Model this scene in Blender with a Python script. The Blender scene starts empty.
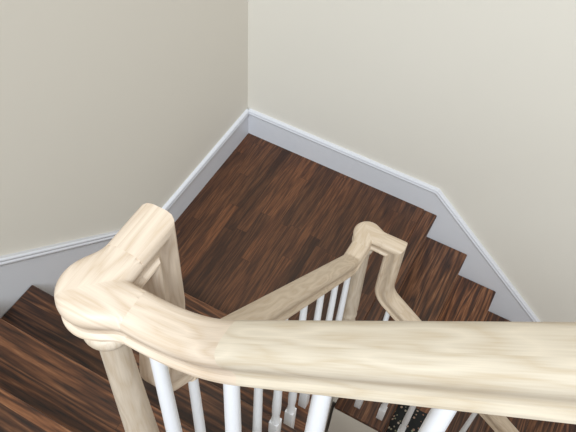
import bpy, bmesh, math, random
from mathutils import Vector, Matrix
random.seed(4)
S = bpy.context.scene
C = S.collection

# ------------------------------------------------------------------ camera
CAM = Vector((1.4305, -2.4331, 2.9060))
YAW, PIT, ROLL, FPX = 2.00874, 0.915859, 0.07787, 698.29
fw = Vector((math.cos(PIT)*math.cos(YAW), math.cos(PIT)*math.sin(YAW), -math.sin(PIT)))
rt = Vector((math.sin(YAW), -math.cos(YAW), 0))
up = rt.cross(fw)
c_, s_ = math.cos(ROLL), math.sin(ROLL)
rt, up = c_*rt + s_*up, -s_*rt + c_*up
cd = bpy.data.cameras.new('camera'); cam = bpy.data.objects.new('camera', cd); C.objects.link(cam)
cd.sensor_width = 36; cd.lens = FPX/576*36; cd.clip_start = .02
M = Matrix((rt, up, -fw)).transposed().to_4x4(); M.translation = CAM
cam.matrix_world = M
S.camera = cam

# ------------------------------------------------------------------ light
w = bpy.data.worlds.new('world'); S.world = w; w.use_nodes = True
bg = w.node_tree.nodes['Background']; bg.inputs[0].default_value = (1, .95, .875, 1); bg.inputs[1].default_value = .575
def area(name, loc, target, size, power, col):
    d = bpy.data.lights.new(name, 'AREA'); d.shape = 'RECTANGLE'; d.size, d.size_y = size; d.energy = power; d.color = col
    o = bpy.data.objects.new(name, d); C.objects.link(o); o.location = loc
    o.rotation_euler = (Vector(target)-Vector(loc)).to_track_quat('-Z', 'Y').to_euler(); return o
area('window_light', (3.0, -6.9, 9.0), (1.4, -.4, .8), (3.6, 3.0), 1230, (.82, .92, 1.0))
S.view_settings.view_transform = 'Standard'; S.view_settings.look = 'None'
S.view_settings.exposure = 0.0; S.view_settings.gamma = 1; S.view_settings.use_curve_mapping = False

# ------------------------------------------------------------------ materials
class NT:
    def __init__(s, name, rough=.5):
        s.m = bpy.data.materials.new(name); s.m.use_nodes = True; s.t = s.m.node_tree
        s.b = s.t.nodes['Principled BSDF']; s.b.inputs['Roughness'].default_value = rough
    def n(s, typ, ins=None, **kw):
        x = s.t.nodes.new(typ)
        for k, v in kw.items(): setattr(x, k, v)
        for k, v in (ins or {}).items():
            if isinstance(v, bpy.types.NodeSocket): s.t.links.new(v, x.inputs[k])
            else: x.inputs[k].default_value = v
        return x
    def math(s, op, a, b=0.0, c=0.0):
        return s.n('ShaderNodeMath', {0: a, 1: b, 2: c}, operation=op).outputs[0]
    def ramp(s, fac, stops):
        r = s.n('ShaderNodeValToRGB', {0: fac}); e = r.color_ramp.elements
        while len(e) < len(stops): e.new(.5)
        for q, (p, col) in zip(e, stops): q.position = p; q.color = (*col, 1)
        return r.outputs[0]
    def mix(s, f, a, b, mode='MIX'):
        x = s.n('ShaderNodeMix', data_type='RGBA', blend_type=mode)
        for sock, v in ((x.inputs[0], f), (x.inputs[6], a), (x.inputs[7], b)):
            if isinstance(v, bpy.types.NodeSocket): s.t.links.new(v, sock)
            else: sock.default_value = v if not isinstance(v, tuple) else (*v, 1)
        return x.outputs[2]
    def out(s, col, bump=None, strength=.2, dist=.001):
        if isinstance(col, bpy.types.NodeSocket): s.t.links.new(col, s.b.inputs['Base Color'])
        else: s.b.inputs['Base Color'].default_value = (*col, 1)
        if bump is not None:
            bn = s.n('ShaderNodeBump', {'Height': bump, 'Strength': strength, 'Distance': dist})
            s.t.links.new(bn.outputs[0], s.b.inputs['Normal'])
        return s.m

def paint(name, col, rough=.6, bump=.12):
    a = NT(name, rough); tc = a.n('ShaderNodeTexCoord').outputs['Object']
    nz = a.n('ShaderNodeTexNoise', {'Vector': tc, 'Scale': 260.0, 'Detail': 3.0}).outputs[0]
    big = a.n('ShaderNodeTexNoise', {'Vector': tc, 'Scale': 1.7, 'Detail': 2.0}).outputs[0]
    cc = a.mix(a.math('MULTIPLY', big, .12), col, tuple(x*.86 for x in col))
    return a.out(cc, nz, bump, .0012)

def dark_wood(name, along, board=0.0583, length=0.62, tone=1.0, gv_=30.0, nr=11.0, fv_=260.0, gu=2.6, rw=.5):
    """stained oak; along = axis index of the grain, boards lie side by side on the other horizontal axis"""
    a = NT(name, .42)
    tc = a.n('ShaderNodeTexCoord').outputs['Object']
    sp = a.n('ShaderNodeSeparateXYZ', {0: tc}).outputs
    u = sp[along]; v = sp[1-along]; z = sp[2]
    vb = a.math('DIVIDE', v, board); idx = a.math('FLOOR', vb)
    r1 = a.n('ShaderNodeTexWhiteNoise', {'W': idx}, noise_dimensions='1D').outputs[0]
    ub = a.math('ADD', a.math('DIVIDE', u, length), a.math('MULTIPLY', r1, 7.3)); uid = a.math('FLOOR', ub)
    cv = a.n('ShaderNodeCombineXYZ', {0: idx, 1: uid, 2: 0.0}).outputs[0]
    wn = a.n('ShaderNodeTexWhiteNoise', {'Vector': cv}, noise_dimensions='3D')
    rr = wn.outputs[0]
    off = a.math('MULTIPLY', rr, 31.0)
    gv = a.n('ShaderNodeCombineXYZ', {0: a.math('ADD', a.math('MULTIPLY', u, gu), off), 1: a.math('MULTIPLY', v, gv_), 2: a.math('ADD', a.math('MULTIPLY', z, 20.0), off)}).outputs[0]
    # flowing cathedral rings
    warp = a.n('ShaderNodeTexNoise', {'Vector': gv, 'Scale': .55, 'Detail': 3.0, 'Roughness': .55}).outputs[0]
    rings = a.math('FRACT', a.math('MULTIPLY', warp, nr))
    tri = a.math('MULTIPLY', a.math('ABSOLUTE', a.math('SUBTRACT', rings, .5)), 2.0)
    fv = a.n('ShaderNodeCombineXYZ', {0: a.math('ADD', a.math('MULTIPLY', u, 14.0), off), 1: a.math('MULTIPLY', v, fv_), 2: a.math('MULTIPLY', z, 100.0)}).outputs[0]
    fine = a.n('ShaderNodeTexNoise', {'Vector': fv, 'Scale': 1.0, 'Detail': 3.0}).outputs[0]
    f = a.math('ADD', a.math('ADD', a.math('MULTIPLY', tri, rw), (.5-rw)*.45), a.math('MULTIPLY', fine, .6))
    f = a.math('SUBTRACT', f, .06)
    T = lambda *c: tuple(x*tone for x in c)
    col = a.ramp(f, [(.18, T(.010, .0045, .0028)), (.46, T(.058, .0215, .009)), (.66, T(.118, .048, .020)), (.92, T(.24, .12, .058))])
    col = a.mix(1.0, col, a.ramp(rr, [(0, (.62, .58, .56)), (.5, (.95, .93, .93)), (1, (1.35, 1.25, 1.15))]), 'MULTIPLY')
    # seams
    fr = a.math('FRACT', vb); e1 = a.math('MINIMUM', fr, a.math('SUBTRACT', 1.0, fr))
    fu = a.math('FRACT', ub); e2 = a.math('MINIMUM', fu, a.math('SUBTRACT', 1.0, fu))
    s1 = a.math('LESS_THAN', a.math('MULTIPLY', e1, board), .0006)
    s2 = a.math('LESS_THAN', a.math('MULTIPLY', e2, length), .0008)
    seam = a.math('MAXIMUM', s1, s2)
    col = a.mix(a.math('MULTIPLY', seam, .75), col, (.006, .003, .002))
    return a.out(col, f, .25, .0006)

def oak(name, tint, seed, uv=True, grain=1.0):
    a = NT(name, .52)
    if uv: tc = a.n('ShaderNodeUVMap').outputs[0]
    else:  tc = a.n('ShaderNodeTexCoord').outputs['Object']
    sp = a.n('ShaderNodeSeparateXYZ', {0: tc}).outputs
    if uv: u, v, z = sp[0], sp[1], 0.0
    else:  u, v, z = sp[2], sp[0], sp[1]
    wv = a.n('ShaderNodeCombineXYZ', {0: a.math('ADD', a.math('MULTIPLY', u, 3.2), seed), 1: a.math('MULTIPLY', v, 22.0), 2: a.math('MULTIPLY', z, 22.0)}).outputs[0]
    warp = a.n('ShaderNodeTexNoise', {'Vector': wv, 'Scale': 1.0, 'Detail': 2.0}).outputs[0]
    rings = a.math('FRACT', a.math('MULTIPLY', warp, 9.0))
    tri = a.math('MULTIPLY', a.math('ABSOLUTE', a.math('SUBTRACT', rings, .5)), 2.0)
    fv = a.n('ShaderNodeCombineXYZ', {0: a.math('ADD', a.math('MULTIPLY', u, 22.0), seed), 1: a.math('MULTIPLY', v, 620.0), 2: a.math('MULTIPLY', z, 480.0)}).outputs[0]
    fine = a.n('ShaderNodeTexNoise', {'Vector': fv, 'Scale': 1.0, 'Detail': 2.0}).outputs[0]
    f = a.math('ADD', a.math('MULTIPLY', tri, .4), a.math('MULTIPLY', fine, .6))
    col = a.ramp(f, [(.22, tuple(t*k for t, k in zip(tint, (.84, .79, .72)))), (.5, tuple(t*.95 for t in tint)), (.8, tuple(min(1, t*1.07) for t in tint))])
    return a.out(col, f, .1, .0004)

MW = paint('wall_paint', (.695, .65, .575), .85)
MT = paint('trim_paint', (.645, .645, .675), .38, .03)
MB = paint('baluster_paint', (.84, .85, .88), .32, .02)
MC = paint('riser_paint', (.84, .81, .74), .55, .05)
MFY = dark_wood('stained_oak_strips', 1, .0583, .62, 1.12, 24.0, 9.0, 300.0, 1.5, .26)
MTY = dark_wood('stained_oak_tread_lengthwise', 1, .14, 30.0, 1.35, 15.0, 12.0, 200.0, 1.0, .45)
MTN = dark_wood('stained_oak_nosing', 1, .25, 30.0, 1.8, 22.0, 12.0, 200.0, .8, .45)
MTX = dark_wood('stained_oak_tread_crosswise', 0, .14, 30.0, 1.15, 15.0, 12.0, 200.0, 1.0, .45)
O1 = oak('raw_oak_pink', (.60, .49, .385), 3.0)
O2 = oak('raw_oak_yellow', (.60, .52, .41), 11.0)
O3 = oak('raw_oak_tan', (.56, .45, .335), 23.0)
ON = oak('raw_oak_post', (.56, .47, .37), 5.0, uv=False)

# ------------------------------------------------------------------ helpers
def link(name, bm, mat, parent=None, smooth=True, recalc=True):
    if recalc: bmesh.ops.recalc_face_normals(bm, faces=bm.faces)
    me = bpy.data.meshes.new(name); bm.to_mesh(me); bm.free()
    me.materials.append(mat)
    if smooth:
        for f in me.polygons: f.use_smooth = True
        try: me.set_sharp_from_angle(angle=math.radians(38))
        except Exception: pass
    o = bpy.data.objects.new(name, me); C.objects.link(o)
    if parent: o.parent = parent; o.matrix_parent_inverse = parent.matrix_world.inverted()
    return o
def thing(name, label, cat, loc, group=None):
    o = bpy.data.objects.new(name, None); C.objects.link(o); o.location = loc
    o.matrix_world = Matrix.Translation(loc)
    o.empty_display_size = .05
    tag(o, label, cat, group); return o
def tag(o, label, cat, group=None):
    o['label'] = label; o['category'] = cat
    if group: o['group'] = group
def struct(name, bm, mat, **k):
    o = link(name, bm, mat, None, **k); o['kind'] = 'structure'; return o
def box(bm, a, b, bev=0.0):
    g = bmesh.ops.create_cube(bm, size=1)['verts']
    for v in g:
        v.co = Vector([(a[i]+b[i])/2 + v.co[i]*(b[i]-a[i]) for i in range(3)])
    if bev:
        es = list({e for v in g for e in v.link_edges})
        bmesh.ops.bevel(bm, geom=es, offset=bev, segments=3, affect='EDGES', profile=.5)
    return bm
def nb(): return bmesh.new()
def prism(bm, pts, axis, lo, hi):
    """pts: 2D polygon; axis 'y' -> (x,z) extruded in y; 'x' -> (y,z) extruded in x"""
    def P(q, t): return (q[0], t, q[1]) if axis == 'y' else (t, q[0], q[1])
    A = [bm.verts.new(P(q, lo)) for q in pts]; B = [bm.verts.new(P(q, hi)) for q in pts]
    bm.faces.new(A); bm.faces.new(B[::-1]); n = len(pts)
    for i in range(n): bm.faces.new((A[i], B[i], B[(i+1) % n], A[(i+1) % n]))
    return bm

# rail profile : (half width, height) from the crown down to the underside (right half)
HW = .0282
PROF = [(.0100, .0275), (.0185, .0262), (.0240, .0228), (.0275, .0170), (.0282, .0110), (.0262, .0050), (.0236, .0000),
        (.0216, -.0050), (.0210, -.0095), (.0220, -.0135), (.0248, -.0155), (.0272, -.0172), (.0278, -.0200), (.0258, -.0235), (.0230, -.0262), (.0180, -.0275)]
PROF = [(a*.945, b*.96) for a, b in PROF]; HW *= .945
FULL = PROF + [(-a, b) for a, b in PROF[::-1]]
def sweep(bm, path, side, uoff=0.0, caps=True, sc=1.0):
    """sweep the rail profile along a path lying in a vertical plane; side = horizontal unit vector"""
    uvl = bm.loops.layers.uv.verify()
    side = Vector(side); path = [Vector(p) for p in path]; rows = []; L = [0]
    for i in range(1, len(path)): L.append(L[-1]+(path[i]-path[i-1]).length)
    for i, p in enumerate(path):
        t0 = (p-path[i-1]).normalized() if i else None
        t1 = (path[i+1]-p).normalized() if i < len(path)-1 else None
        t = ((t0 or t1)+(t1 or t0)).normalized()
        k = 1/max(.5, t.dot(t1 or t0)); 
        upv = side.cross(t).normalized()*k
        rows.append([bm.verts.new(p+side*a*sc+upv*b*sc) for a, b in FULL])
    per = [0]
    n = len(FULL)
    for j in range(n): per.append(per[-1]+math.dist(FULL[j], FULL[(j+1) % n]))
    for i in range(len(rows)-1):
        for j in range(n):
            k = (j+1) % n
            f = bm.faces.new((rows[i][j], rows[i][k], rows[i+1][k], rows[i+1][j]))
            for lp, (uu, vv) in zip(f.loops, ((L[i], per[j]), (L[i], per[j+1]), (L[i+1], per[j+1]), (L[i+1], per[j]))):
                lp[uvl].uv = (uu+uoff, vv)
    if caps:
        for r in (rows[0], rows[-1]):
            f = bm.faces.new(r)
            for lp in f.loops: lp[uvl].uv = (lp.vert.co.z*.2+uoff, lp.vert.co.dot(side))
    return bm
def bend(pts, radii, seg=14):
    """polyline with rounded corners"""
    pts = [Vector(p) for p in pts]; out = [pts[0]]
    for i in range(1, len(pts)-1):
        R = radii[i-1]
        if R == 0: out.append(pts[i]); continue
        a = (pts[i-1]-pts[i]).normalized(); b = (pts[i+1]-pts[i]).normalized()
        ang = a.angle(b); tl = R/math.tan(ang/2); 
        p0 = pts[i]+a*tl; p1 = pts[i]+b*tl
        cen = pts[i]+(a+b).normalized()*(R/math.sin(ang/2))
        v0 = p0-cen; v1 = p1-cen; th = v0.angle(v1)
        for k in range(seg+1):
            s = k/seg
            out.append(cen+(v0*math.sin((1-s)*th)+v1*math.sin(s*th))/math.sin(th))
    out.append(pts[-1]); return out
def split_path(path, d):
    """split a polyline at arc length d"""
    a = [path[0]]; acc = 0
    for i in range(1, len(path)):
        l = (path[i]-path[i-1]).length
        if acc+l >= d:
            m = path[i-1].lerp(path[i], (d-acc)/l)
            return a+[m], [m]+path[i:]
        a.append(path[i]); acc += l
def crisp_corner(bm, p, rad):
    """ease the sharp outer arris of a mitred bend at point p"""
    es = []
    for e in bm.edges:
        m = (e.verts[0].co+e.verts[1].co)/2
        if (m-p).length < .06 and len(e.link_faces) == 2 and all(len(f.verts) == 4 for f in e.link_faces) and e.calc_face_angle(0) > 1.2:
            es.append(e)
    bm.normal_update()
    if es: bmesh.ops.bevel(bm, geom=es, offset=rad, segments=3, affect='EDGES', profile=.5)
    return bm
def cap_fitting(bm, cx, cy, zc, arms, R=.0465, reach=.075, uoff=0.0, sc=1.0):
    """round newel cap melted into level rail arms; arms = list of 2D unit directions"""
    uvl = bm.loops.layers.uv.verify()
    def smin(a, b, k):
        h = max(k-abs(a-b), 0)/k; return min(a, b)-h*h*k/4
    def sdf(x, y):
        x, y = x/sc, y/sc
        d = math.hypot(x, y)-R; arm = None
        inner = all(x*ax+y*ay > 1e-9 for ax, ay in arms)
        for ax, ay in arms:
            l = x*ax+y*ay; t = abs(-x*ay+y*ax)
            q = t-HW if l > 0 else math.hypot(l, t)-HW
            arm = q if arm is None else smin(arm, q, .004)
        return sc*(arm if inner else smin(d, arm, .018))
    angs = []
    N = 96
    for i in range(N): angs.append(2*math.pi*i/N)
    for ax, ay in arms:
        b = math.atan2(ay, ax) % (2*math.pi)
        for a, _ in FULL:
            angs.append((b+math.atan2(a*sc, reach)) % (2*math.pi))
            angs.append((b-math.atan2(a*sc, reach)) % (2*math.pi))
    angs = sorted(set(round(a, 5) for a in angs))
    loops = []
    for hw, z in PROF:
        ins = (HW-hw)*sc; row = []
        for th in angs:
            dx, dy = math.cos(th), math.sin(th); lim = .2
            for ax, ay in arms:
                c = dx*ax+dy*ay
                if c > 1e-6: lim = min(lim, reach/c)
            lo, hi = 0.0, lim
            if sdf(dx*hi, dy*hi) < -ins: r = hi
            else:
                for _ in range(34):
                    m = (lo+hi)/2
                    if sdf(dx*m, dy*m) < -ins: lo = m
                    else: hi = m
                r = lo
            row.append(bm.verts.new((cx+dx*r, cy+dy*r, zc+z*sc)))
        loops.append(row)
    n = len(angs)
    def uv(lp):
        c = lp.vert.co; x, y = c.x-cx, c.y-cy
        ax, ay = arms[0]
        # mitred grain: follow whichever arm is nearer
        best = max(arms, key=lambda q: x*q[0]+y*q[1])
        l = x*best[0]+y*best[1]; t = -x*best[1]+y*best[0]
        lp[uvl].uv = (l+uoff, t+(c.z-zc)*.6)
    for i in range(len(loops)-1):
        for j in range(n):
            k = (j+1) % n
            q = (loops[i][j], loops[i][k], loops[i+1][k], loops[i+1][j])
            on = [any(abs((v.co.x-cx)*ax+(v.co.y-cy)*ay-reach) < 1e-5 for ax, ay in arms) for v in q]
            if sum(on) == 3:
                o_ = on.index(False)       # keep the cut edge: diagonal joins the neighbours of the vertex off the cut
                bm.faces.new((q[o_-1], q[o_], q[(o_+1) % 4])); bm.faces.new((q[(o_+1) % 4], q[(o_+2) % 4], q[o_-1]))
            else:
                bm.faces.new(q)
    for row in (loops[0], loops[-1]):
        c = bm.verts.new((cx, cy, row[0].co.z+(.0006 if row is loops[0] else 0)))
        for j in range(n): bm.faces.new((row[j], row[(j+1) % n], c))
    for f in bm.faces:
        cen = f.calc_center_median(); x, y = cen.x-cx, cen.y-cy
        best = max(arms, key=lambda q: x*q[0]+y*q[1])
        for lp in f.loops:
            c = lp.vert.co; xx, yy = c.x-cx, c.y-cy
            lp[uvl].uv = (xx*best[0]+yy*best[1]+uoff, -xx*best[1]+yy*best[0]+(c.z-zc)*.6)
    bmesh.ops.remove_doubles(bm, verts=bm.verts, dist=1e-6)
    return bm
def lathe(bm, prof, cx, cy, seg=28):
    rows = []
    for r, z in prof:
        rows.append([bm.verts.new((cx+r*math.cos(2*math.pi*k/seg), cy+r*math.sin(2*math.pi*k/seg), z)) for k in range(seg)])
    for a, b in zip(rows, rows[1:]):
        for k in range(seg): bm.faces.new((a[k], a[(k+1) % seg], b[(k+1) % seg], b[k]))
    bm.faces.new(rows[0][::-1]); bm.faces.new(rows[-1]); return bm

# ------------------------------------------------------------------ stair numbers
W, r, g, D = 1.1652, .20198, .225, 1.1293
H, XB, YB = .1832, 1.1293+.0349, .924
XB = 1.1293; D = 1.1642
W_, D_ = W, D
SL = r/g
E_IN = -1.14          # inner end of the lower flight and of the corner landing
X_IN = 1.145          # inner end of the middle flight
N1 = Vector((1.09, -1.08)); N2 = Vector((1.080, -2.166))
Z1, Z2 = 1.048, 2.223  # rail axis height at the two caps
FLOOR = -8*r

# ------------------------------------------------------------------ setting
struct('wall_left', box(nb(), (-.15, -4.2, FLOOR), (-.012, .15, 4.2)), MW, smooth=False)
struct('wall_back', box(nb(), (-.012, .012, FLOOR), (4.4, .15, 4.2)), MW, smooth=False)
struct('floor', box(nb(), (-.012, -4.2, FLOOR-.1), (4.4, .012, FLOOR)), MFY, smooth=False)
struct('floor', box(nb(), (0, -D-.02, -.028), (W-.075, 0, 0)), MFY, smooth=False)
bm = box(nb(), (W-.075, E_IN, -.028), (W, 0, 0), .006); struct('trim_1', bm, MTN)
bm = box(nb(), (.0, -1.118, FLOOR), (W-.047, 0, -.0285)); struct('wall_landing', bm, MC, smooth=False)

def baseboard(name, axis, top, deep):
    """plate + moulding following the polyline top"""
    if axis == 'y':   # back wall: poly in (x,z)
        low = [(a, b-deep) for a, b in top]
        b_ = prism(nb(), top+low[::-1], 'y', 0, .012)
    else:
        low = [(a, b-deep) for a, b in top]
        b_ = prism(nb(), top+low[::-1], 'x', -.012, 0)
    o = struct(name, b_, MT, smooth=False)
    # moulding profile (out from plate, down from top)
    pr = [(.012, .002), (-.004, .002), (-.0075, -.002), (-.0085, -.007), (-.006, -.012), (-.0085, -.016), (-.0095, -.021), (-.007, -.026), (-.003, -.029), (0.0005, -.030), (.006, -.030)]
    bm = nb(); rows = []
    for i, (a, z) in enumerate(top):
        d0 = Vector((a-top[i-1][0], z-top[i-1][1])).normalized() if i else None
        d1 = Vector((top[i+1][0]-a, top[i+1][1]-z)).normalized() if i < len(top)-1 else None
        t = ((d0 or d1)+(d1 or d0)).normalized(); k = 1/t.dot(d1 or d0)
        nrm = Vector((-t.y, t.x))
        if nrm.y < 0: nrm = -nrm
        row = []
        for o_, h_ in pr:
            q = Vector((a, z))+nrm*h_*k
            row.append(bm.verts.new((q.x, o_, q.y) if axis == 'y' else (-o_, q.x, q.y)))
        rows.append(row)
    n = len(pr)
    for A, B in zip(rows, rows[1:]):
        for j in range(n): bm.faces.new((A[j], A[(j+1) % n], B[(j+1) % n], B[j]))
    bm.faces.new(rows[0]); bm.faces.new(rows[-1][::-1])
    m = link('moulding', bm, MT, o)
    return o
xe = XB+1.75
baseboard('baseboard_back', 'y', [(0, H), (XB, H), (xe, H-(xe-XB)*SL)], .42)
yl = YB+1.38
baseboard('baseboard_left', 'x', [(0, H), (-YB, H), (-yl, H+(yl-YB)*SL), (-4.15, H+(yl-YB)*SL)], .36)

# ------------------------------------------------------------------ stair flights
def tread(parent, a, b, mat):
    return link('tread', box(nb(), a, b, .006), mat, parent)
f1 = thing('stair_flight', 'dark stained stairs going down along the right wall from the corner landing', 'stairs', (W, -.57, FLOOR), 'flights of stained oak stairs')
for i in range(1, 8):
    x1 = W+i*g; x0 = W+(i-1)*g-.026
    tread(f1, (x0, E_IN, -i*r-.027), (x1, -.001, -i*r), MTY)
for i in range(1, 9):
    x1 = W+(i-1)*g-.027
    link('riser', box(nb(), (x1-.018, -1.122, -i*r+.0005), (x1, -.001, -(i-1)*r-.028)), MC, f1, smooth=False)
pts = [(W-.045, -.03)]
pts = []
for i in range(1, 8):
    pts += [(W+(i-1)*g-.0275, -i*r-.028), (W+i*g-.0275, -i*r-.028)]
pts += [(W+7*g-.0275, FLOOR+.001), (W+5*g, FLOOR+.001), (W-.0275, -.65)]
link('stringer', prism(nb(), pts, 'y', -1.136, -1.123), MC, f1, smooth=False)

f2 = thing('stair_flight', 'dark stained stairs climbing along the left wall toward the tall oak newel post', 'stairs', (.57, -D, 0), 'flights of stained oak stairs')
for k in range(1, 6):
    y1 = -(D+(k-1)*g); y0 = y1-g-.026
    if k == 5: y0 = y1-g-.024
    tread(f2, (.001, y0, k*r-.027), (X_IN, y1, k*r), MTX)
for k in range(1, 7):
    y1 = -(D+(k-1)*g)-.027
    link('riser', box(nb(), (.001, y1-.018, (k-1)*r+.0005), (1.115, y1, k*r-.0275)), MC, f2, smooth=False)
pts = []
for k in range(1, 6):
    pts += [(-(D+(k-1)*g)-.0275, k*r-.028), (-(D+k*g)-.0275, k*r-.028)]
pts += [(-(D+5*g)-.0275, 1.0-.35), (-(D)-.0275, -.30)]
link('stringer', prism(nb(), pts, 'x', 1.1155, 1.130), MC, f2, smooth=False)
Z_L = 6*r; Y_L = -(D+5*g)
struct('floor', box(nb(), (0, -3.6, Z_L-.027), (1.10, Y_L, Z_L)), MTX, smooth=False)
struct('wall_upper_landing', box(nb(), (0, -3.6, FLOOR), (1.09, Y_L-.05, Z_L-.0275)), MC, smooth=False)

X3 = 1.13
f3 = thing('stair_flight', 'dark stained stairs rising under the nearest oak handrail', 'stairs', (X3, -2.8, Z_L), 'flights of stained oak stairs')
for k in range(1, 7):
    x0 = X3+(k-1)*g; tread(f3, (x0, -3.3, Z_L+k*r-.027), (x0+g+.026, -2.115, Z_L+k*r), MTY)
for k in range(1, 7):
    x0 = X3+(k-1)*g+.027
    link('riser', box(nb(), (x0, -3.3, Z_L+(k-1)*r+.0005), (x0+.018, -2.135, Z_L+k*r-.0275)), MC, f3, smooth=False)
pts = []
for k in range(1, 7):
    pts += [(X3+(k-1)*g+.0275, Z_L+k*r-.028), (X3+k*g+.0275, Z_L+k*r-.028)]
pts += [(X3+6*g+.0275, Z_L+5*r-.4), (X3+.0275, Z_L-.4)]
link('stringer', prism(nb(), pts, 'y', -2.134, -2.12), MC, f3, smooth=False)

# ------------------------------------------------------------------ newel posts
def newel(cx, cy, zb, zt, label, rs=.0225):
    t = thing('newel_post', label, 'newel post', (cx, cy, zb), 'oak newel posts')
    hb = .30
    b = nb(); box(b, (cx-.041, cy-.041, zb), (cx+.041, cy+.041, zb+hb), .004)
    link('base', b, ON, t)
    z0 = zb+hb
    L = zt-z0
    pr = [(.036, z0-.004), (.039, z0+.006), (.040, z0+.014), (.034, z0+.022), (.029, z0+.03), (.032, z0+.05), (.037, z0+.09), (.0385, z0+.13),
          (.034, z0+.17), (.027, z0+.21), (.026, z0+.225), (.031, z0+.232), (.031, z0+.242), (.027, z0+.25)]
    top = zt-.052
    pr += [(.030, z0+.28), (.5*(rs+.029), (z0+.28+top)/2), (rs, top)]
    link('shaft', lathe(nb(), pr, cx, cy), ON, t)
    k = 1.02
    pr = [(.0225, top), (.0262, top+.0005), (.0290, top+.004), (.0305, top+.009), (.0300, top+.014), (.0280, top+.018), (.0250, top+.020),
          (.0250, top+.024), (.0285, top+.028), (.0285, top+.036), (.030, zt)]
    link('collar', lathe(nb(), [(a*k, b) for a, b in pr], cx, cy, 36), ON, t)
    return t
newel(N1.x, N1.y, 0, Z1-.0275, 'slim unfinished oak newel post standing at the inner corner of the landing')
newel(N2.x, N2.y, 5*r, Z2-.0275, 'tall turned oak newel post under the nearest rounded handrail cap', .0180)

# ------------------------------------------------------------------ railings
REACH = .052
def baluster(parent, x, y, zb, zt, block=.13):
    b = nb(); s = .0155
    box(b, (x-s, y-s, zb), (x+s, y+s, zb+block), .0015)
    z = zb+block
    pr = [(.0150, z-.003), (.0152, z+.004), (.0115, z+.012), (.0105, z+.016), (.0128, z+.021), (.0128, z+.027), (.0108, z+.032),
          (.0135, z+.07), (.0142, z+.11), (.0130, z+.18), (.0090, zt)]
    lathe(b, pr, x, y, 16)
    return link('baluster', b, MB, parent)

# middle flight railing (between the two newels)
rail2 = thing('stair_railing', 'oak handrail on white balusters climbing from the landing post to the tall newel', 'railing', (N1.x, -1.6, 0), 'oak stair railings')
ZR2 = lambda y: 1.113+(-1.278-y)*.950
X = N1.x
yj = -1.278-(Z1-1.113)/.950                   # where the rake meets the level of the lower cap
YG = -2.069                                   # gooseneck leg
yA = N1.y-.060
path = bend([(X, yA, Z1), (X, yj, Z1), (X, YG-.030, ZR2(YG-.030)), (X, YG, 2.05), (X, YG, Z2), (X, N2.y+REACH, Z2)], [.05, .046, .25, .0], 12)
for p in path: p.x = N1.x+(N2.x-N1.x)*min(1, max(0, (p.y-N1.y)/(YG-N1.y)))
# split in: lower easing | straight rail | gooseneck
tot = sum((b-a).length for a, b in zip(path, path[1:]))
lo, rest = split_path(path, .10)
end = .20+0
# length of the straight piece up to just before the gooseneck curve
straight = (Vector((X, yj, Z1))-Vector((X, YG, ZR2(YG)))).length
mid, goose = split_path(rest, straight-.07)
sideX = (-1, 0, 0)
link('easing', sweep(nb(), lo, sideX, 1.3, sc=1.1), O3, rail2)
link('handrail', sweep(nb(), mid, sideX, 2.1, sc=1.1), O3, rail2)
link('gooseneck', crisp_corner(sweep(nb(), goose, sideX, .45), Vector((N2.x, YG, Z2)), .008), O1, rail2)
y = -1.203
ys = []
k = 0
while y > -2.10:
    ys.append(y); y -= .1195
for y in ys:
    n = int((-y-D)//g)+1
    zb = n*r
    second = ((-y-D) % g) > g/2
    baluster(rail2, X+.012*0, y, zb, ZR2(y)-.030, .17 if not second else .20)

# lower flight railing
rail1 = thing('stair_railing', 'lower oak handrail with a short gooseneck dropping right of the landing post', 'railing', (W, N1.y, -r), 'oak stair railings')
ZR1 = lambda x: .655-(x-1.34)*.85
XG = N1.x+.104
Y = N1.y
path = bend([(N1.x+.060, Y, Z1), (XG, Y, Z1), (XG, Y, ZR1(XG)), (2.62, Y, ZR1(2.62))], [.0, .11], 12)
g1, s1 = split_path(path, .40)
sideY = (0, -1, 0)
link('gooseneck', crisp_corner(sweep(nb(), g1, sideY, .4, sc=1.12), Vector((XG, Y, Z1)), .005), O3, rail1)
link('handrail', sweep(nb(), s1, sideY, 3.3, sc=1.12), O3, rail1)
x = W+.068
while x < 2.5:
    n = int((x-W)//g)+1
    baluster(rail1, x, Y, -n*r, ZR1(x)-.034 if x > XG+.08 else ZR1(x)-.02, .10 if ((x-W) % g) > g/2 else .2)
    x += .1125
cap1 = nb(); cap_fitting(cap1, N1.x, N1.y, Z1, [(1, 0), (0, -1)], R=.0425, reach=.060, uoff=.7, sc=1.1)
link('newel_cap', cap1, O3, rail1)['label'] = 'round oak cap on the slim landing newel'

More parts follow.
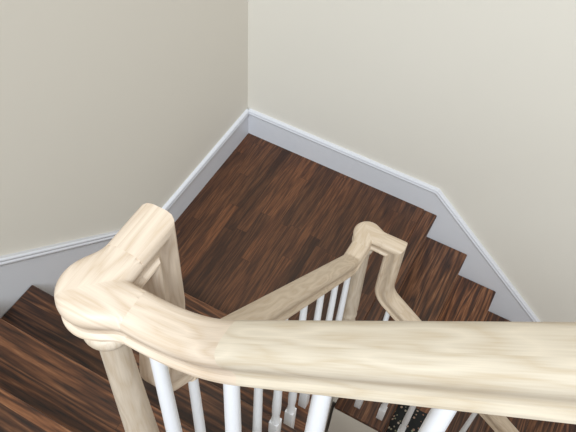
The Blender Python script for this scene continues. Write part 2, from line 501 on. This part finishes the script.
# top railing, nearest
rail3 = thing('stair_railing', 'pale oak handrail running across the foreground on large white balusters', 'railing', (W, N2.y, Z_L), 'oak stair railings')
ZR3 = lambda x: 2.394+(x-1.40)*.898
xj = 1.40+(Z2-2.394)/.898
Y = N2.y
path = bend([(N2.x+REACH, Y, Z2), (xj, Y, Z2), (2.30, Y, ZR3(2.30))], [.17], 16)
ea, st = split_path(path, .145)
link('easing', sweep(nb(), ea, (0, -1, 0), .9), O1, rail3)
link('handrail', sweep(nb(), st, (0, -1, 0), 4.4), O2, rail3)['label'] = 'pale yellow straight length of oak handrail'
cap2 = nb(); cap_fitting(cap2, N2.x, N2.y, Z2, [(1, 0), (0, 1)], R=.0450, reach=REACH, uoff=.2)
link('newel_cap', cap2, O1, rail3)['label'] = 'large rounded oak cap with pinkish grain'
x = 1.150
while x < 2.25:
    n = int((x-X3)//g)+1
    zt = max(Z2, ZR3(x))-.030
    baluster(rail3, x, Y, Z_L+n*r, zt, .10)
    x += .103

# ------------------------------------------------------------------ patterned cloth on the second step down
a = NT('floral_cloth', .85); tc = a.n('ShaderNodeTexCoord').outputs['Object']
vo = a.n('ShaderNodeTexVoronoi', {'Vector': tc, 'Scale': 52.0, 'Randomness': .9})
msk = a.math('LESS_THAN', vo.outputs['Distance'], .30)
sel = a.n('ShaderNodeSeparateColor', {0: vo.outputs['Color']}).outputs
msk = a.math('MULTIPLY', msk, a.math('GREATER_THAN', sel[0], .25))
pet = a.ramp(sel[1], [(0, (.30, .15, .10)), (.4, (.50, .38, .30)), (.7, (.20, .23, .14)), (1, (.55, .45, .38))])
MR = a.out(a.mix(msk, (.012, .014, .015), pet), vo.outputs['Distance'], .2, .001)
bm = nb()
x0, x1, y0, y1, zt = 1.394, 1.600, -1.060, -.86, -2*r
nx, ny = 16, 18; gr = []
for i in range(nx+1):
    row = []
    for j in range(ny+1):
        u, v = i/nx, j/ny
        e = min(u, 1-u, v, 1-v)
        h = .014*min(1, e*9)**.5+.002*math.sin(u*9+v*4)*min(1, e*6)
        row.append(bm.verts.new((x0+(x1-x0)*u+.003*math.sin(v*11), y0+(y1-y0)*v+.004*math.sin(u*8), zt+.001+max(0, h))))
    gr.append(row)
for i in range(nx):
    for j in range(ny): bm.faces.new((gr[i][j], gr[i+1][j], gr[i+1][j+1], gr[i][j+1]))
ret = bmesh.ops.extrude_face_region(bm, geom=list(bm.faces))
for v in [q for q in ret['geom'] if isinstance(q, bmesh.types.BMVert)]: v.co.z = zt+.0005
o = link('floral_mat', bm, MR)
tag(o, 'black floral patterned mat lying on a step below the foreground handrail', 'mat')
